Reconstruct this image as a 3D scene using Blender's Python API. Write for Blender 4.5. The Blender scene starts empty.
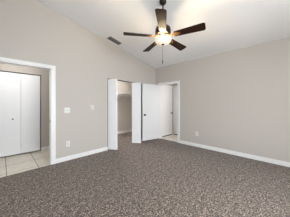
import bpy, bmesh, math, random
from mathutils import Vector, Matrix

random.seed(7)
scene = bpy.context.scene
col = scene.collection

# ------------------------------------------------------------------ camera
CAM_H = 1.27
F_PX, YAW, HORIZON = 141.82, math.radians(44.79), 104.1
cam_data = bpy.data.cameras.new('camera')
cam_data.sensor_width = 36.0
cam_data.sensor_fit = 'HORIZONTAL'
cam_data.lens = F_PX / 290.0 * 36.0
cam_data.shift_y = -(108.5 - HORIZON) / 290.0
cam_data.clip_start = 0.02
cam = bpy.data.objects.new('camera', cam_data)
cam.location = (0, 0, CAM_H)
cam.rotation_euler = (math.radians(90), 0, math.atan2(-math.cos(YAW), math.sin(YAW)))
col.objects.link(cam)
scene.camera = cam

# ------------------------------------------------------------------ world, daylight, exposure
world = bpy.data.worlds.new('world')
scene.world = world
world.use_nodes = True
bg = world.node_tree.nodes['Background']
bg.inputs[0].default_value = (0.80, 0.90, 1.0, 1)
bg.inputs[1].default_value = 1.5


def area(name, loc, rot, sx, sy, power, color):
    d = bpy.data.lights.new(name, 'AREA')
    d.shape = 'RECTANGLE'
    d.size, d.size_y, d.energy, d.color = sx, sy, power, color
    o = bpy.data.objects.new(name, d)
    o.location, o.rotation_euler = loc, rot
    col.objects.link(o)
    return o


R90 = math.radians(90)
area('daylight_rear', (1.34, -1.90, 1.55), (R90 - 0.40, 0, 0), 2.5, 1.9, 275, (0.90, 0.965, 1.0))
area('daylight_side', (-1.58, 0.9, 1.50), (R90 - 0.30, 0, -R90), 2.2, 1.8, 50, (0.90, 0.965, 1.0))

sun_d = bpy.data.lights.new('sun', 'SUN')
sun_d.energy, sun_d.angle, sun_d.color = 55, math.radians(0.6), (1.0, 0.96, 0.90)
sun = bpy.data.objects.new('sun', sun_d)
sun.rotation_euler = Vector((-0.12, 0.5, -0.9)).to_track_quat('-Z', 'Y').to_euler()
col.objects.link(sun)

vs = scene.view_settings
vs.view_transform = 'Standard'
vs.look = 'None'
vs.exposure = 0.0
vs.gamma = 1.0
vs.use_curve_mapping = False


# ------------------------------------------------------------------ materials
def srgb(r, g, b):
    def f(c):
        c /= 255.0
        return c / 12.92 if c <= 0.04045 else ((c + 0.055) / 1.055) ** 2.4
    return (f(r), f(g), f(b), 1.0)


def mat(name, color, rough=0.6, metal=0.0, spec=0.5):
    m = bpy.data.materials.new(name)
    m.use_nodes = True
    b = m.node_tree.nodes['Principled BSDF']
    b.inputs['Base Color'].default_value = color
    b.inputs['Roughness'].default_value = rough
    b.inputs['Metallic'].default_value = metal
    b.inputs['Specular IOR Level'].default_value = spec
    return m


def nodes(m):
    nt = m.node_tree
    return nt, nt.nodes, nt.links, nt.nodes['Principled BSDF']


def add_noise(m, scale, detail=4, rough=0.6, space='Object'):
    nt, N, Lk, b = nodes(m)
    tc = N.new('ShaderNodeTexCoord')
    n = N.new('ShaderNodeTexNoise')
    n.inputs['Scale'].default_value = scale
    n.inputs['Detail'].default_value = detail
    n.inputs['Roughness'].default_value = rough
    Lk.new(tc.outputs[space], n.inputs['Vector'])
    return n


def add_bump(m, src, strength, dist):
    nt, N, Lk, b = nodes(m)
    bp = N.new('ShaderNodeBump')
    bp.inputs['Strength'].default_value = strength
    bp.inputs['Distance'].default_value = dist
    Lk.new(src, bp.inputs['Height'])
    Lk.new(bp.outputs['Normal'], b.inputs['Normal'])


def ramp(m, src, stops):
    nt, N, Lk, b = nodes(m)
    r = N.new('ShaderNodeValToRGB')
    e = r.color_ramp.elements
    while len(e) < len(stops):
        e.new(0.5)
    for k, (p, c) in enumerate(stops):
        e[k].position, e[k].color = p, c
    Lk.new(src, r.inputs['Fac'])
    return r


# wall paint: warm greige, faint orange-peel
M_wall = mat('greige_wall_paint', srgb(196, 190, 183), 0.62, 0, 0.35)
n = add_noise(M_wall, 160, 2)
add_bump(M_wall, n.outputs['Fac'], 0.12, 0.002)
M_ceil = mat('textured_ceiling_paint', srgb(238, 238, 239), 0.85, 0, 0.2)
n = add_noise(M_ceil, 24, 5, 0.7)
add_bump(M_ceil, n.outputs['Fac'], 0.8, 0.010)
M_trim = mat('white_trim_paint', srgb(238, 237, 236), 0.38)
M_door = mat('white_door_paint', srgb(238, 238, 240), 0.42)
M_plate = mat('white_plastic_plate', srgb(232, 230, 225), 0.35)
M_control = mat('pale_control_plastic', srgb(212, 208, 202), 0.4)
M_toggle = mat('ivory_toggle_plastic', srgb(196, 190, 182), 0.35)
M_slot = mat('dark_slot', srgb(60, 56, 52), 0.5)
M_bronze = mat('oil_rubbed_bronze', srgb(36, 27, 22), 0.3, 0.6)
M_iron = mat('antique_brass_iron', srgb(150, 112, 70), 0.35, 0.8)
M_nickel = mat('dark_steel', srgb(92, 88, 84), 0.35, 0.9)
M_track_gap = mat('dark_track_and_gap_shade', srgb(74, 70, 66), 0.5, 0.6)
M_gap_shade = mat('dark_door_gap_shade', srgb(32, 30, 29), 0.7)
M_vent = mat('grey_vent_metal', srgb(158, 156, 154), 0.5, 0.2)
M_louvre = mat('dull_grey_louvre_metal', srgb(112, 110, 108), 0.5, 0.2)
M_duct = mat('dark_duct', srgb(38, 37, 36), 0.8)
M_rod = mat('white_shelf_paint', srgb(225, 222, 216), 0.5)

# carpet: heathered grey-brown cut pile
M_carpet = mat('heather_brown_carpet', srgb(128, 116, 109), 0.95, 0, 0.1)
nt, N, Lk, b = nodes(M_carpet)
n1 = add_noise(M_carpet, 58, 4, 0.8)
n2 = add_noise(M_carpet, 17, 6, 0.75)
r1 = ramp(M_carpet, n1.outputs['Fac'], [(0.41, srgb(44, 36, 31)), (0.5, srgb(106, 93, 84)), (0.59, srgb(174, 159, 148))])
r2 = ramp(M_carpet, n2.outputs['Fac'], [(0.42, (0.62, 0.62, 0.62, 1)), (0.58, (1.30, 1.30, 1.30, 1))])
mx = N.new('ShaderNodeMix')
mx.data_type = 'RGBA'
mx.blend_type = 'MULTIPLY'
mx.inputs['Factor'].default_value = 1.0
Lk.new(r1.outputs['Color'], mx.inputs['A'])
Lk.new(r2.outputs['Color'], mx.inputs['B'])
Lk.new(mx.outputs['Result'], b.inputs['Base Color'])
add_bump(M_carpet, n1.outputs['Fac'], 0.6, 0.012)
b.inputs['Sheen Weight'].default_value = 0.15

# tile: 46 cm beige squares with grey grout
M_tile = mat('beige_floor_tile', srgb(222, 214, 203), 0.35)
nt, N, Lk, b = nodes(M_tile)
tc = N.new('ShaderNodeTexCoord')
mp = N.new('ShaderNodeMapping')
mp.inputs['Location'].default_value = (-0.055, -3.62, 0)
br = N.new('ShaderNodeTexBrick')
br.offset = 0.0
br.inputs['Scale'].default_value = 1.0
br.inputs['Brick Width'].default_value = 0.465
br.inputs['Row Height'].default_value = 0.465
br.inputs['Mortar Size'].default_value = 0.006
br.inputs['Mortar Smooth'].default_value = 0.1
br.inputs['Color1'].default_value = srgb(232, 224, 211)
br.inputs['Color2'].default_value = srgb(237, 230, 219)
br.inputs['Mortar'].default_value = srgb(128, 120, 112)
Lk.new(tc.outputs['Object'], mp.inputs['Vector'])
Lk.new(mp.outputs['Vector'], br.inputs['Vector'])
n = add_noise(M_tile, 9, 4)
r = ramp(M_tile, n.outputs['Fac'], [(0.3, (0.88, 0.88, 0.87, 1)), (0.7, (1.04, 1.04, 1.04, 1))])
mx = N.new('ShaderNodeMix')
mx.data_type = 'RGBA'
mx.blend_type = 'MULTIPLY'
mx.inputs['Factor'].default_value = 1.0
Lk.new(br.outputs['Color'], mx.inputs['A'])
Lk.new(r.outputs['Color'], mx.inputs['B'])
Lk.new(mx.outputs['Result'], b.inputs['Base Color'])

# blade: walnut with grain along the blade (object X)
M_blade = mat('walnut_blade', srgb(60, 36, 22), 0.5, 0, 0.16)
nt, N, Lk, b = nodes(M_blade)
tc = N.new('ShaderNodeTexCoord')
mp = N.new('ShaderNodeMapping')
mp.inputs['Scale'].default_value = (3, 60, 20)
n = N.new('ShaderNodeTexNoise')
n.inputs['Scale'].default_value = 1.0
n.inputs['Detail'].default_value = 4
Lk.new(tc.outputs['Object'], mp.inputs['Vector'])
Lk.new(mp.outputs['Vector'], n.inputs['Vector'])
r = ramp(M_blade, n.outputs['Fac'], [(0.3, srgb(26, 14, 8)), (0.7, srgb(52, 28, 15))])
Lk.new(r.outputs['Color'], b.inputs['Base Color'])

# frosted glass bowl, lit from inside
M_bowl = mat('frosted_lit_glass', srgb(250, 240, 222), 0.3)
b = nodes(M_bowl)[3]
b.inputs['Emission Color'].default_value = (1.0, 0.83, 0.58, 1)
b.inputs['Emission Strength'].default_value = 0.36
M_bulb = mat('lit_bulb', srgb(255, 245, 225), 0.3)
b = nodes(M_bulb)[3]
b.inputs['Emission Color'].default_value = (1.0, 0.80, 0.52, 1)
b.inputs['Emission Strength'].default_value = 900.0
M_lens = mat('lit_ceiling_lens', srgb(250, 246, 238), 0.4)
b = nodes(M_lens)[3]
b.inputs['Emission Color'].default_value = (1.0, 0.965, 0.92, 1)
b.inputs['Emission Strength'].default_value = 14.0

# window pane: thin clear glass
M_glass = bpy.data.materials.new('clear_window_glass')
M_glass.use_nodes = True
nt = M_glass.node_tree
nt.nodes.clear()
out = nt.nodes.new('ShaderNodeOutputMaterial')
mixs = nt.nodes.new('ShaderNodeMixShader')
tr = nt.nodes.new('ShaderNodeBsdfTransparent')
gl = nt.nodes.new('ShaderNodeBsdfGlossy')
gl.inputs['Roughness'].default_value = 0.02
mixs.inputs[0].default_value = 0.06
nt.links.new(tr.outputs[0], mixs.inputs[1])
nt.links.new(gl.outputs[0], mixs.inputs[2])
nt.links.new(mixs.outputs[0], out.inputs[0])


# ------------------------------------------------------------------ mesh helpers
def box(bm, x0, x1, y0, y1, z0, z1):
    vs_ = [bm.verts.new((x, y, z)) for x in (x0, x1) for y in (y0, y1) for z in (z0, z1)]
    for f in ((0, 1, 3, 2), (4, 6, 7, 5), (0, 4, 5, 1), (2, 3, 7, 6), (0, 2, 6, 4), (1, 5, 7, 3)):
        bm.faces.new([vs_[i] for i in f])


def prism(bm, pts, axis, a, b_):
    """extrude the outline pts (two coordinates) along axis from a to b_"""
    def P(p, t):
        return {'x': (t, p[0], p[1]), 'y': (p[0], t, p[1]), 'z': (p[0], p[1], t)}[axis]
    A = [bm.verts.new(P(p, a)) for p in pts]
    B = [bm.verts.new(P(p, b_)) for p in pts]
    k = len(pts)
    bm.faces.new(A)
    bm.faces.new(B[::-1])
    for i in range(k):
        bm.faces.new((A[i], B[i], B[(i + 1) % k], A[(i + 1) % k]))


def lathe(bm, prof, seg=32, c=(0, 0, 0)):
    rings = []
    for r_, z in prof:
        if r_ < 1e-6:
            rings.append([bm.verts.new((c[0], c[1], c[2] + z))])
        else:
            rings.append([bm.verts.new((c[0] + r_ * math.cos(2 * math.pi * i / seg), c[1] + r_ * math.sin(2 * math.pi * i / seg), c[2] + z)) for i in range(seg)])
    for A, B in zip(rings, rings[1:]):
        for i in range(seg):
            j = (i + 1) % seg
            if len(A) == 1 and len(B) == 1:
                continue
            if len(A) == 1:
                bm.faces.new((A[0], B[i], B[j]))
            elif len(B) == 1:
                bm.faces.new((A[i], A[j], B[0]))
            else:
                bm.faces.new((A[i], A[j], B[j], B[i]))


def tube(bm, p0, p1, r_, seg=12):
    p0, p1 = Vector(p0), Vector(p1)
    d = p1 - p0
    q = Vector((0, 0, 1)).rotation_difference(d.normalized()).to_matrix().to_4x4()
    t = bmesh.new()
    lathe(t, [(0, 0), (r_, 0), (r_, d.length), (0, d.length)], seg)
    t.transform(Matrix.Translation(p0) @ q)
    me = bpy.data.meshes.new('tmp')
    t.to_mesh(me)
    t.free()
    bm.from_mesh(me)
    bpy.data.meshes.remove(me)


def knob_shape(bm, axis=1):
    """rose, neck and ball, along +Y (axis=1) or -Y (axis=-1)"""
    t = bmesh.new()
    lathe(t, [(0, 0), (0.031, 0), (0.031, 0.006), (0.024, 0.010), (0.011, 0.014), (0.011, 0.030), (0.022, 0.036),
              (0.028, 0.046), (0.026, 0.056), (0.016, 0.062), (0, 0.064)], 24)
    t.transform(Matrix.Rotation(math.radians(-90 * axis), 4, 'X'))
    me = bpy.data.meshes.new('tmp')
    t.to_mesh(me)
    t.free()
    bm.from_mesh(me)
    bpy.data.meshes.remove(me)


def obj(name, bm, m, parent=None, loc=None, bevel=0, smooth=False):
    bmesh.ops.recalc_face_normals(bm, faces=bm.faces)
    me = bpy.data.meshes.new(name)
    bm.to_mesh(me)
    bm.free()
    me.materials.append(m)
    if smooth:
        for p in me.polygons:
            p.use_smooth = True
        me.set_sharp_from_angle(angle=math.radians(40))
    o = bpy.data.objects.new(name, me)
    col.objects.link(o)
    if parent:
        o.parent = parent
    if loc:
        o.location = loc
    if bevel:
        md = o.modifiers.new('bevel', 'BEVEL')
        md.width, md.segments, md.limit_method = bevel, 2, 'ANGLE'
    return o


def struct(name, bm, m, bevel=0):
    o = obj(name, bm, m, bevel=bevel)
    o['kind'] = 'structure'
    return o


def tag(o, label, cat, group=None, kind=None):
    o['label'], o['category'] = label, cat
    if group:
        o['group'] = group
    if kind:
        o['kind'] = kind
    return o


def empty(name, loc, rz=0):
    o = bpy.data.objects.new(name, None)
    o.empty_display_size = 0.1
    o.location, o.rotation_euler = loc, (0, 0, rz)
    col.objects.link(o)
    return o


# ------------------------------------------------------------------ setting: sizes
YL = 3.497      # face of the left wall (closet and hall opening)
XR = 4.087      # face of the right wall
X0, Y0 = -1.10, -1.30   # the two walls behind the camera
T = 0.12
EAVE, SLOPE = 2.617, 0.19


def ceil_z(x):
    return EAVE + SLOPE * (XR - x)


OX0, OX1, OZ = -0.14, 0.733, 2.025        # hall opening in the left wall
CX0, CX1, CZ = 2.05, 3.350, 1.985         # closet opening
DY0, DY1, DZ = 2.525, 3.295, 1.985        # doorway in the right wall
HB = 4.71                                 # back wall of the hall (its bifold closet)

bm = bmesh.new()
prism(bm, [(X0 - T, Y0 - T), (XR + 0.045, Y0 - T), (XR + 0.045, YL), (4.55, YL + T), (4.55, 5.08), (1.6, 5.08), (1.6, YL + T), (XR - 2.0, YL), (X0 - T, YL)], 'z', -0.06, 0.0)
struct('floor', bm, M_carpet)
bm = bmesh.new()
box(bm, -1.45, 1.5, YL + 0.001, 5.6, -0.06, -0.001)
struct('floor_hall', bm, M_tile)
bm = bmesh.new()
box(bm, XR + 0.046, 5.3, 0.9, 3.5, -0.06, -0.001)
struct('floor_entry', bm, M_tile)

bm = bmesh.new()
xa, xb = X0 - T, XR + T
prism(bm, [(xa, ceil_z(xa)), (xb, ceil_z(xb)), (xb, ceil_z(xb) + 0.1), (xa, ceil_z(xa) + 0.1)], 'y', Y0 - T, YL + T)
struct('ceiling', bm, M_ceil)

xa, xb = X0 - T, XR + T
bm = bmesh.new()
prism(bm, [(xa, 0), (OX0, 0), (OX0, OZ), (OX1, OZ), (OX1, 0), (CX0, 0), (CX0, CZ), (CX1, CZ), (CX1, 0), (xb, 0),
           (xb, ceil_z(xb)), (xa, ceil_z(xa))], 'y', YL, YL + T)
struct('wall_left', bm, M_wall)
bm = bmesh.new()
prism(bm, [(Y0 - T, 0), (DY0, 0), (DY0, DZ), (DY1, DZ), (DY1, 0), (YL, 0), (YL, ceil_z(XR)), (Y0 - T, ceil_z(XR))], 'x', XR, XR + T)
struct('wall_right', bm, M_wall)
# rear wall with its window
WX0, WX1, WZ0, WZ1 = 0.22, 2.42, 0.55, 2.15
bm = bmesh.new()
for a, b_, z0, z1 in ((xa, WX0, 0, None), (WX0, WX1, 0, WZ0), (WX0, WX1, WZ1, None), (WX1, XR, 0, None)):
    prism(bm, [(a, z0), (b_, z0), (b_, z1 or ceil_z(b_)), (a, z1 or ceil_z(a))], 'y', Y0 - T, Y0)
struct('wall_rear', bm, M_wall)
VY0, VY1 = 0.0, 1.8
bm = bmesh.new()
for a, b_, z0, z1 in ((Y0, VY0, 0, ceil_z(X0)), (VY0, VY1, 0, WZ0), (VY0, VY1, WZ1, ceil_z(X0)), (VY1, YL, 0, ceil_z(X0))):
    box(bm, X0 - T, X0, a, b_, z0, z1)
struct('wall_side', bm, M_wall)


def window(name, x0, x1, y0, y1):
    """frame, centre rail and pane filling the hole"""
    along_x = (x1 - x0) > (y1 - y0)
    w = 0.05
    bm = bmesh.new()
    zs = [(WZ0, WZ0 + w), (WZ1 - w, WZ1), ((WZ0 + WZ1) / 2 - 0.02, (WZ0 + WZ1) / 2 + 0.02)]
    for z0, z1 in zs:
        box(bm, x0, x1, y0, y1, z0, z1)
    if along_x:
        for a in (x0, (x0 + x1) / 2 - w / 2, x1 - w):
            box(bm, a, a + w, y0, y1, WZ0, WZ1)
    else:
        for a in (y0, (y0 + y1) / 2 - w / 2, y1 - w):
            box(bm, x0, x1, a, a + w, WZ0, WZ1)
    o = struct(name, bm, M_trim)
    bm = bmesh.new()
    if along_x:
        box(bm, x0, x1, (y0 + y1) / 2 - 0.003, (y0 + y1) / 2 + 0.003, WZ0, WZ1)
    else:
        box(bm, (x0 + x1) / 2 - 0.003, (x0 + x1) / 2 + 0.003, y0, y1, WZ0, WZ1)
    obj('pane', bm, M_glass, o)


window('window_1', WX0, WX1, Y0 - 0.09, Y0 - 0.03)
window('window_2', X0 - 0.09, X0 - 0.03, VY0, VY1)

# hall beyond the left opening, with the dark cupboard behind its bifold doors
BX0, BX1, BZ = -0.87, 0.745, 2.055
bm = bmesh.new()
prism(bm, [(-1.45, 0), (BX0, 0), (BX0, BZ), (BX1, BZ), (BX1, 0), (1.5, 0), (1.5, 2.44), (-1.45, 2.44)], 'y', HB, HB + T)
struct('wall_hall_back', bm, M_wall)
bm = bmesh.new()
box(bm, -1.45, -1.33, YL + T, HB, 0, 2.44)
struct('wall_hall_left', bm, M_wall)
bm = bmesh.new()
box(bm, 1.45, 1.6, YL + T, 5.6, 0, 2.44)
struct('wall_hall_right', bm, M_wall)
bm = bmesh.new()
box(bm, -1.45, 1.6, YL + T, 5.6, 2.44, 2.52)
struct('ceiling_hall', bm, M_ceil)
bm = bmesh.new()
box(bm, -1.45, 1.5, 5.48, 5.6, 0, 2.44)
box(bm, -1.45, -1.33, HB + T, 5.48, 0, 2.44)
struct('wall_cupboard_back', bm, M_wall)

# walk-in closet
bm = bmesh.new()
box(bm, 1.6, 4.67, 5.08, 5.2, 0, 2.44)
struct('wall_closet_back', bm, M_wall)
bm = bmesh.new()
box(bm, 4.55, 4.67, YL + T, 5.08, 0, 2.44)
struct('wall_closet_right', bm, M_wall)
bm = bmesh.new()
box(bm, 1.6, 4.67, YL + T, 5.2, 2.44, 2.52)
struct('ceiling_closet', bm, M_ceil)

# passage beyond the right doorway
EX, EY = 5.10, 3.40
bm = bmesh.new()
box(bm, XR + T, 5.3, EY, YL + T, 0, 2.44)
struct('wall_passage_left', bm, M_wall)
bm = bmesh.new()
box(bm, EX, EX + T, 0.9, EY, 0, 2.44)
struct('wall_passage_end', bm, M_wall)
bm = bmesh.new()
box(bm, XR + T, EX, 0.9, 1.0, 0, 2.44)
struct('wall_passage_right', bm, M_wall)
bm = bmesh.new()
box(bm, XR + T, EX + T, 0.9, YL + T, 2.44, 2.52)
struct('ceiling_passage', bm, M_ceil)

# ---- baseboards
BH, BT = 0.095, 0.014


def base_x(bm, x0, x1, yf, out):
    y = yf + out * BT
    pts_lo, pts_hi = sorted((yf, y))
    box(bm, x0, x1, pts_lo, pts_hi, 0, BH - 0.018)
    lo, hi = sorted((yf, yf + out * BT * 0.6))
    box(bm, x0, x1, lo, hi, BH - 0.018, BH)


def base_y(bm, y0, y1, xf, out):
    lo, hi = sorted((xf, xf + out * BT))
    box(bm, lo, hi, y0, y1, 0, BH - 0.018)
    lo, hi = sorted((xf, xf + out * BT * 0.6))
    box(bm, lo, hi, y0, y1, BH - 0.018, BH)


CW = 0.073   # casing width
bm = bmesh.new()
base_x(bm, OX1 + CW, CX0, YL, -1)
base_x(bm, CX1, XR, YL, -1)
base_x(bm, X0, OX0 - CW, YL, -1)
struct('baseboard_left', bm, M_trim)
bm = bmesh.new()
base_y(bm, Y0, DY0 - CW, XR, -1)
base_y(bm, DY1 + CW, YL, XR, -1)
struct('baseboard_right', bm, M_trim)
bm = bmesh.new()
base_x(bm, X0, XR, Y0, 1)
struct('baseboard_rear', bm, M_trim)
bm = bmesh.new()
base_y(bm, Y0, YL, X0, 1)
struct('baseboard_side', bm, M_trim)
bm = bmesh.new()
base_x(bm, BX1 + 0.002, 1.45, HB, -1)
base_x(bm, -1.33, BX0, HB, -1)
struct('baseboard_hall', bm, M_trim)
bm = bmesh.new()
base_x(bm, 1.6, 4.55, 5.08, -1)
struct('baseboard_closet', bm, M_trim)

# ---- casings and jambs
CT = 0.016
bm = bmesh.new()
for yf, s in ((YL, -1), (YL + T, 1)):
    lo, hi = sorted((yf, yf + s * CT))
    box(bm, OX0 - CW, OX0 + 0.006, lo, hi, 0, OZ - 0.006)
    box(bm, OX1 - 0.006, OX1 + CW, lo, hi, 0, OZ - 0.006)
    box(bm, OX0 - CW, OX1 + CW, lo, hi, OZ - 0.006, OZ + 0.058)
box(bm, OX1 - 0.018, OX1, YL, YL + T, 0, OZ)
box(bm, OX0, OX0 + 0.018, YL, YL + T, 0, OZ)
box(bm, OX0, OX1, YL, YL + T, OZ - 0.018, OZ)
t1 = struct('trim_1', bm, M_trim, 0.003)
bm = bmesh.new()
box(bm, OX1 - 0.021, OX1 - 0.0175, YL + 0.012, YL + 0.042, 0.885, 0.945)
s = obj('strike_plate', bm, M_nickel, t1)
s['label'] = 'dark metal strike plate'

bm = bmesh.new()
for xf, s in ((XR, -1), (XR + T, 1)):
    lo, hi = sorted((xf, xf + s * CT))
    box(bm, lo, hi, DY0 - CW, DY0 + 0.006, 0, DZ - 0.006)
    box(bm, lo, hi, DY1 - 0.006, DY1 + CW, 0, DZ - 0.006)
    box(bm, lo, hi, DY0 - CW, DY1 + CW, DZ - 0.006, DZ + 0.050)
box(bm, XR, XR + T, DY0, DY0 + 0.018, 0, DZ)
box(bm, XR, XR + T, DY1 - 0.018, DY1, 0, DZ)
box(bm, XR, XR + T, DY0, DY1, DZ - 0.018, DZ)
box(bm, XR + 0.05, XR + 0.085, DY0 + 0.018, DY0 + 0.030, 0, DZ - 0.018)
struct('trim_2', bm, M_trim, 0.003)

# tracks over the two bifold openings
bm = bmesh.new()
box(bm, CX0 + 0.002, CX1 - 0.002, YL + 0.022, YL + 0.062, CZ - 0.018, CZ)
box(bm, CX1 - 0.046, CX1 - 0.001, YL + 0.001, YL + 0.070, 0.001, CZ - 0.018)  # both side strips are dark in place of the shaded jamb gaps
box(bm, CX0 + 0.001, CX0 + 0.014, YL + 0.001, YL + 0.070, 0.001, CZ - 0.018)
struct('trim_3', bm, M_track_gap)
bm = bmesh.new()
box(bm, BX0 + 0.002, BX1 - 0.002, HB + 0.02, HB + 0.055, BZ - 0.012, BZ)
struct('trim_4', bm, M_track_gap)


# ------------------------------------------------------------------ doors
def leaf_bm(w, h0, h1, th=0.03):
    bm = bmesh.new()
    box(bm, 0, w, -th / 2, th / 2, h0, h1)
    return bm


def bifold(name, label, pivot, elbow, tip, h0, h1, knob_at=None, front=-1):
    """two leaves hinged at the elbow; positions are floor points of their centre lines"""
    root = empty(name, (pivot[0], pivot[1], 0))
    tag(root, label, 'door', kind='structure')
    for a, c in ((pivot, elbow), (elbow, tip)):
        d = Vector((c[0] - a[0], c[1] - a[1], 0))
        lf = obj('door_leaf', leaf_bm(d.length - 0.004, h0, h1), M_door, root, (a[0] - pivot[0], a[1] - pivot[1], 0), 0.002)
        lf.rotation_euler = (0, 0, math.atan2(d.y, d.x))
        if knob_at and a is elbow:
            bm = bmesh.new()
            t = [(0, 0), (0.009, 0), (0.007, 0.012), (0.015, 0.018), (0.017, 0.026), (0.011, 0.032), (0, 0.033)]
            lathe(bm, t, 20)
            bm.transform(Matrix.Rotation(math.radians(90 * (1 if front < 0 else -1)), 4, 'X'))
            k = obj('knob', bm, M_nickel, lf, (knob_at[0], front * 0.015, knob_at[1]), smooth=True)
            k['label'] = 'small grey metal knob'
    return root


# closet in the left wall: both pairs folded half open into the room
bifold('door_1', 'white bifold closet door folded open at the closet opening, on the light switch side',
       (CX0 + 0.03, YL + 0.035), (2.225, 3.300), (2.30, YL + 0.045), 0.015, 1.963)
bifold('door_2', 'white bifold closet door folded open at the closet opening, beside the open slab door',
       (CX1 - 0.085, YL + 0.04), (3.145, 3.322), (2.96, YL + 0.045), 0.015, 1.963)
# hall cupboard, shut (leaves meet in the middle of the opening)
wl = 0.397
yb = HB + 0.022
bifold('door_3', 'closed white bifold hall door with a small knob, seen through the opening beside the light switch',
       (BX1 - 0.021, yb), (BX1 - 0.021 - wl, yb), (BX1 - 0.021 - 2 * wl, yb), 0.032, 2.03, (0.145, 0.907), 1)
bifold('door_4', 'closed white bifold hall door leaf at the picture edge, beside the one with the knob',
       (BX0 + 0.018, yb), (BX0 + 0.018 + 0.392, yb), (BX0 + 0.018 + 0.784, yb), 0.032, 2.03)


def slab_door(name, label, hinge, ang, w, h0, h1, knob_u, knob_z, sides=(1, -1), th=0.035, gap_shade=False):
    root = empty(name, (hinge[0], hinge[1], 0), ang)
    tag(root, label, 'door', kind='structure')
    obj('door_slab', leaf_bm(w, h0, h1, th), M_door, root, None, 0.002)
    for s in sides:
        bm = bmesh.new()
        knob_shape(bm, s)
        k = obj('knob', bm, M_bronze, root, (knob_u, s * th / 2, knob_z), smooth=True)
        k['label'] = 'dark bronze door knob'
    for z in (0.22, 1.0, 1.76):
        bm = bmesh.new()
        tube(bm, (-0.006, sides[0] * th / 2, z - 0.045), (-0.006, sides[0] * th / 2, z + 0.045), 0.007)
        h = obj('hinge', bm, M_door, root, smooth=True)
    if gap_shade:
        bm = bmesh.new()  # dark strip drawn where the gap below the slab lies in shade
        box(bm, 0.0, w, -th / 2 - 0.001, th / 2 + 0.001, 0.002, h0 - 0.001)
        k = obj('door_gap_shade', bm, M_gap_shade, root)
        k['label'] = 'dark strip standing in for the shaded gap under the door'
    return root


hx, hy = XR - 0.025, DY1 - 0.022
lx, ly = 3.305, 3.402
slab_door('door_5', 'white slab door swung wide open into the carpeted room in front of the wall corner',
          (hx, hy), math.atan2(ly - hy, lx - hx), math.hypot(lx - hx, ly - hy), 0.034, 1.963, 0.755 - 0.062, 0.905)
slab_door('door_6', 'closed white slab door with a dark knob, seen through the doorway past the open door',
          (4.285, EY - 0.022), 0, 0.715, 0.030, 1.975, 0.635, 0.905, (-1,), gap_shade=True)
slab_door('door_7', 'white slab door on the far passage wall, only a thin strip showing past the one with the knob',
          (EX - 0.022, 3.335), math.radians(-90), 0.76, 0.030, 1.965, 0.69, 0.905, (-1,), gap_shade=True)
# frames of the two passage doors
bm = bmesh.new()
box(bm, 4.285 + 0.72, 4.285 + 0.72 + 0.05, EY - 0.016, EY, 0, 2.03)
box(bm, 4.210, 4.280, EY - 0.016, EY, 0, 2.03)
box(bm, 4.280, 4.285 + 0.72, EY - 0.016, EY, 1.980, 2.03)
struct('trim_5', bm, M_trim, 0.002)
bm = bmesh.new()
box(bm, EX - 0.016, EX, 3.343, 3.38, 0, 2.03)
box(bm, EX - 0.016, EX, 2.50, 2.570, 0, 2.03)
box(bm, EX - 0.016, EX, 2.570, 3.343, 1.985, 2.03)
struct('trim_6', bm, M_trim, 0.002)

# ------------------------------------------------------------------ ceiling fan
FX, FY = 1.932, 1.487
fan = empty('ceiling_fan', (FX, FY, 2.40))
tag(fan, 'dark five-blade ceiling fan with a lit frosted glass bowl, hanging from the sloped ceiling', 'ceiling fan')
zc = 2.42
TOPZ = 2.40
top = ceil_z(FX)
bm = bmesh.new()
lathe(bm, [(0, 2.958), (0.016, 2.958), (0.030, 2.964), (0.047, 2.978), (0.057, 2.996), (0.060, 3.010), (0.060, top - 0.012), (0, top - 0.012)], 32, (0, 0, -2.40))
for v in bm.verts:          # the rim follows the sloped ceiling
    if abs(v.co.z + 2.40 - (top - 0.012)) < 1e-4:
        v.co.z = top - SLOPE * v.co.x - 2.40
obj('canopy', bm, M_bronze, fan, smooth=True)
bm = bmesh.new()
lathe(bm, [(0, 2.60), (0.0125, 2.60), (0.0125, 2.985), (0, 2.985)], 16, (0, 0, -zc))
obj('downrod', bm, M_bronze, fan, smooth=True)
bm = bmesh.new()
lathe(bm, [(0, 2.640), (0.022, 2.640), (0.026, 2.615), (0.050, 2.604), (0.100, 2.590), (0.126, 2.565), (0.132, 2.530), (0.130, 2.480),
           (0.120, 2.455), (0.095, 2.445), (0.090, 2.432), (0, 2.432)], 40, (0, 0, -zc))
obj('motor_housing', bm, M_bronze, fan, smooth=True)
bm = bmesh.new()
lathe(bm, [(0, 2.432), (0.070, 2.432), (0.072, 2.400), (0.055, 2.388), (0.016, 2.384), (0.012, 2.300), (0, 2.300)], 40, (0, 0, -zc))
obj('light_fitter', bm, M_iron, fan, smooth=True)
for q in range(3):
    a = math.radians(100 + 120 * q)
    bm = bmesh.new()
    lathe(bm, [(0, 0.030), (0.010, 0.028), (0.011, 0.010), (0.019, -0.004), (0.020, -0.014), (0.014, -0.025), (0, -0.029)], 16,
          (0.075 * math.cos(a), 0.075 * math.sin(a), 2.362 - zc))
    bb = obj('bulb', bm, M_bulb, fan, smooth=True)
    bb['label'] = 'small lit bulb above the bowl'
bm = bmesh.new()
prof = []
for q in range(11):          # inner skin up, outer skin down: an open half-ellipsoid
    a = math.radians(9 * q)
    prof.append((0.129 * math.sin(a), 2.376 - 0.074 * math.cos(a)))
prof += [(0.133, 2.381), (0.138, 2.380)]
for q in range(11):
    a = math.radians(90 - 9 * q)
    prof.append((0.138 * math.sin(a), 2.376 - 0.083 * math.cos(a)))
lathe(bm, prof, 48, (0, 0, -zc))
bowl = obj('light_bowl', bm, M_bowl, fan, smooth=True)
bowl['label'] = 'glowing frosted glass bowl'
bm = bmesh.new()
lathe(bm, [(0, 2.298), (0.026, 2.297), (0.027, 2.291), (0.019, 2.285), (0.009, 2.282), (0.005, 2.278), (0, 2.277)], 24, (0, 0, -zc))
obj('finial', bm, M_bronze, fan, smooth=True)
bm = bmesh.new()
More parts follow.
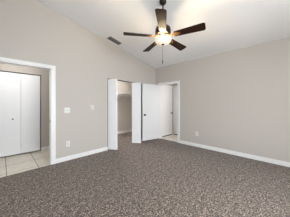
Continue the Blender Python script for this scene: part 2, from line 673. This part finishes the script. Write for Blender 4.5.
z = 2.279
cx_, cy_ = -0.004, 0.004
while z > 2.035:
    lathe(bm, [(0, z), (0.0026, z - 0.002), (0.0026, z - 0.007), (0, z - 0.009)], 8, (cx_, cy_, -zc))
    z -= 0.0088
pc = obj('pull_chain', bm, M_nickel, fan, smooth=True)
bm = bmesh.new()
lathe(bm, [(0, 2.036), (0.004, 2.034), (0.0055, 2.025), (0.007, 2.000), (0.0085, 1.985), (0.007, 1.974), (0, 1.971)], 16, (cx_, cy_, -zc))
obj('fob', bm, M_bronze, pc, smooth=True)

# blade: rounded plank, a little wider at the tip
r0, r1, w0, w1, rc = 0.190, 0.662, 0.056, 0.075, 0.030
outline = [(r0, -w0 + 0.012), (r0 + 0.012, -w0)]
for k in range(7):
    a = -90 + 15 * k
    outline.append((r1 - rc + rc * math.cos(math.radians(a)), -w1 + rc + rc * math.sin(math.radians(a))))
for k in range(7):
    a = 15 * k
    outline.append((r1 - rc + rc * math.cos(math.radians(a)), w1 - rc + rc * math.sin(math.radians(a))))
outline += [(r0 + 0.012, w0), (r0, w0 - 0.012)]
bm = bmesh.new()
prism(bm, outline, 'z', -0.004, 0.004)
blade0 = obj('blade', bm, M_blade, fan, (0, 0, 0.003), 0.0015)
# iron: neck from the hub, spreading into a plate with three screws below the blade
bm = bmesh.new()
neck = [(0.085, -0.016), (0.150, -0.013), (0.185, -0.020), (0.215, -0.036), (0.245, -0.036), (0.262, -0.014), (0.285, -0.010), (0.292, 0.0),
        (0.285, 0.010), (0.262, 0.014), (0.245, 0.036), (0.215, 0.036), (0.185, 0.020), (0.150, 0.013), (0.085, 0.016)]
prism(bm, neck, 'z', -0.0105, -0.0045)
box(bm, 0.085, 0.125, -0.018, 0.018, -0.010, 0.022)
for sx, sy in ((0.225, -0.022), (0.225, 0.022), (0.272, 0.0)):
    lathe(bm, [(0, -0.0145), (0.005, -0.0135), (0.006, -0.0105), (0, -0.0105)], 10, (sx, sy, 0))
iron0 = obj('blade_iron', bm, M_iron, blade0)
iron0['label'] = 'brass-toned blade bracket'
PITCH = math.radians(-13)
for k in range(5):
    if k == 0:
        b_, i_ = blade0, iron0
    else:
        b_ = blade0.copy()
        col.objects.link(b_)
        b_.parent = fan
        i_ = iron0.copy()
        col.objects.link(i_)
        i_.parent = b_
    b_.rotation_euler = (PITCH, 0, math.radians(-0.9 + 72 * k))
# the fan hangs very slightly out of plumb from its ball joint, and 2 cm lower than drawn above
d_ = math.radians(40)
tilt = Matrix.Rotation(math.radians(2.8), 4, Vector((-math.sin(d_), math.cos(d_), 0)))
piv = Vector((0, 0, 2.965 - 2.40))
M_t = Matrix.Translation(piv) @ tilt @ Matrix.Translation(-piv) @ Matrix.Translation((0, 0, 0.0))
for ch in list(fan.children):
    if ch.name.startswith('canopy'):
        continue
    if ch.name.startswith('pull_chain'):
        ch.location = M_t @ Vector((0, 0, 2.25 - zc)) - Vector((0, 0, 2.25 - zc))
        continue
    ch.matrix_basis = M_t @ Matrix.LocRotScale(ch.location, ch.rotation_euler, None)

# ------------------------------------------------------------------ ceiling vent
vx, vy = 2.142, 3.285
vent = empty('ceiling_vent', (vx, vy, ceil_z(vx)))
vent.rotation_euler = (0, math.atan(SLOPE), 0)
tag(vent, 'small grey louvred air vent on the sloped ceiling beside the wall', 'vent')
LX, LY = 0.19, 0.085
bm = bmesh.new()
for a, b_, c, d in ((-LX, LX, -LY, -LY + 0.018), (-LX, LX, LY - 0.018, LY), (-LX, -LX + 0.022, -LY + 0.018, LY - 0.018), (LX - 0.022, LX, -LY + 0.018, LY - 0.018)):
    box(bm, a, b_, c, d, -0.012, -0.0005)
obj('vent_frame', bm, M_vent, vent, None, 0.002)
bm = bmesh.new()
box(bm, -LX + 0.02, LX - 0.02, -LY + 0.016, LY - 0.016, -0.003, -0.001)
k = obj('duct_opening', bm, M_duct, vent)
k['label'] = 'dark gap behind the louvres'
bm = bmesh.new()
for q in range(4):
    y = -LY + 0.034 + q * 0.034
    t = bmesh.new()
    box(t, -LX + 0.021, LX - 0.021, -0.0085, 0.0085, -0.0008, 0.0008)
    t.transform(Matrix.Translation((0, y, -0.011)) @ Matrix.Rotation(math.radians(-30), 4, 'X'))
    me = bpy.data.meshes.new('tmp')
    t.to_mesh(me)
    t.free()
    bm.from_mesh(me)
    bpy.data.meshes.remove(me)
obj('louvre', bm, M_louvre, vent)


# ------------------------------------------------------------------ wall plates
def plate_root(name, label, cat, loc, rz, w, h, group=None):
    """rz turns the plate's front (-Y) to face into the room"""
    r_ = empty(name, loc, rz)
    tag(r_, label, cat, group)
    bm = bmesh.new()
    box(bm, -w / 2, w / 2, -0.007, 0, -h / 2, h / 2)
    obj('cover_plate', bm, M_plate, r_, None, 0.003)
    return r_


sw = plate_root('light_switch', 'white double light switch on the wall beside the hall opening', 'light switch', (1.030, YL, 1.130), 0, 0.118, 0.118)
for dx in (-0.024, 0.024):
    bm = bmesh.new()
    box(bm, dx - 0.006, dx + 0.006, -0.0085, -0.006, -0.013, 0.013)
    prism(bm, [(-0.0085, -0.004), (-0.0085, 0.010), (-0.019, 0.012), (-0.019, 0.005)], 'x', dx - 0.0045, dx + 0.0045)
    k = obj('toggle', bm, M_toggle, sw)

M_plate_keep, M_plate = M_plate, M_control
wc = plate_root('wall_control', 'faint pale square wall control between the light switch and the closet', 'wall control', (1.605, YL, 1.185), 0, 0.118, 0.118)
bm = bmesh.new()
box(bm, -0.040, 0.040, -0.017, -0.006, -0.034, 0.040)
obj('control_body', bm, M_plate, wc, None, 0.003)
bm = bmesh.new()
box(bm, -0.034, -0.014, -0.0185, -0.0165, -0.028, -0.014)
obj('button', bm, M_toggle, wc)
M_plate = M_plate_keep


def outlet(label, loc, rz):
    o = plate_root('wall_outlet', label, 'outlet', loc, rz, 0.073, 0.118)
    for dz in (-0.0195, 0.0195):
        bm = bmesh.new()
        pts = [(0.0165 * math.cos(a), dz + max(-0.0125, min(0.0125, 0.0165 * math.sin(a)))) for a in [2 * math.pi * i / 24 for i in range(24)]]
        prism(bm, pts, 'y', -0.0095, -0.0065)
        s_ = obj('socket', bm, M_toggle, o)
        bm = bmesh.new()
        for sx in (-0.0065, 0.0065):
            box(bm, sx - 0.0014, sx + 0.0014, -0.0100, -0.0094, dz - 0.002, dz + 0.007)
        lathe_c = [(0.0024 * math.cos(a), dz - 0.0075 + 0.0024 * math.sin(a)) for a in [2 * math.pi * i / 10 for i in range(10)]]
        prism(bm, lathe_c, 'y', -0.0100, -0.0094)
        obj('slot', bm, M_slot, s_)
    return o


outlet('white wall outlet low on the wall below the light switch', (1.050, YL, 0.372), 0)
outlet('white wall outlet low on the long blank wall past the doorway', (XR, 1.878, 0.385), math.radians(-90))

# ------------------------------------------------------------------ closet shelf
sh = empty('closet_shelf', (3.1, 5.08, 1.70))
tag(sh, 'white shelf across the back wall inside the closet', 'shelf')
bm = bmesh.new()
box(bm, -1.495, 1.445, -0.31, -0.001, 0, 0.019)
obj('shelf_board', bm, M_rod, sh, None, 0.002)
bm = bmesh.new()
box(bm, -1.495, 1.445, -0.02, -0.001, -0.085, -0.001)
obj('cleat', bm, M_rod, sh)
bm = bmesh.new()
tube(bm, (-1.495, -0.27, -0.055), (1.445, -0.27, -0.055), 0.016)
obj('hanging_rod', bm, M_rod, sh, smooth=True)
for x in (-0.6, 0.35):
    bm = bmesh.new()
    prism(bm, [(-0.30, -0.001), (-0.02, -0.001), (-0.02, -0.20), (-0.03, -0.20), (-0.285, -0.02), (-0.30, -0.02)], 'x', x - 0.008, x + 0.008)
    obj('bracket', bm, M_rod, sh)


# ------------------------------------------------------------------ lamps for the spaces beyond
def flush_light(label, loc, power_mat, r_=0.15):
    o = empty('flush_ceiling_light', loc)
    tag(o, label, 'ceiling light')
    bm = bmesh.new()
    lathe(bm, [(0, -0.001), (r_, -0.001), (r_ + 0.006, -0.012), (r_, -0.024), (0, -0.024)], 32)
    obj('base_ring', bm, M_plate, o, smooth=True)
    bm = bmesh.new()
    lathe(bm, [(0, -0.024), (r_ - 0.01, -0.024), (r_ * 0.85, -0.055), (r_ * 0.5, -0.075), (0, -0.082)], 32)
    obj('lens', bm, power_mat, o, smooth=True)


def lens_mat(strength):
    m = M_lens.copy()
    nodes(m)[3].inputs['Emission Strength'].default_value = strength
    return m


flush_light('unseen round white ceiling light added to brighten the tiled hall', (0.22, 4.05, 2.44), lens_mat(42))  # added out of view to light the hall
flush_light('unseen round white ceiling light added to brighten the tiled passage', (4.62, 1.85, 2.44), lens_mat(75))  # another added lamp, out of view, brightens the passage doors
flush_light('round white ceiling light inside the closet', (2.7, 4.50, 2.44), lens_mat(340), 0.12)
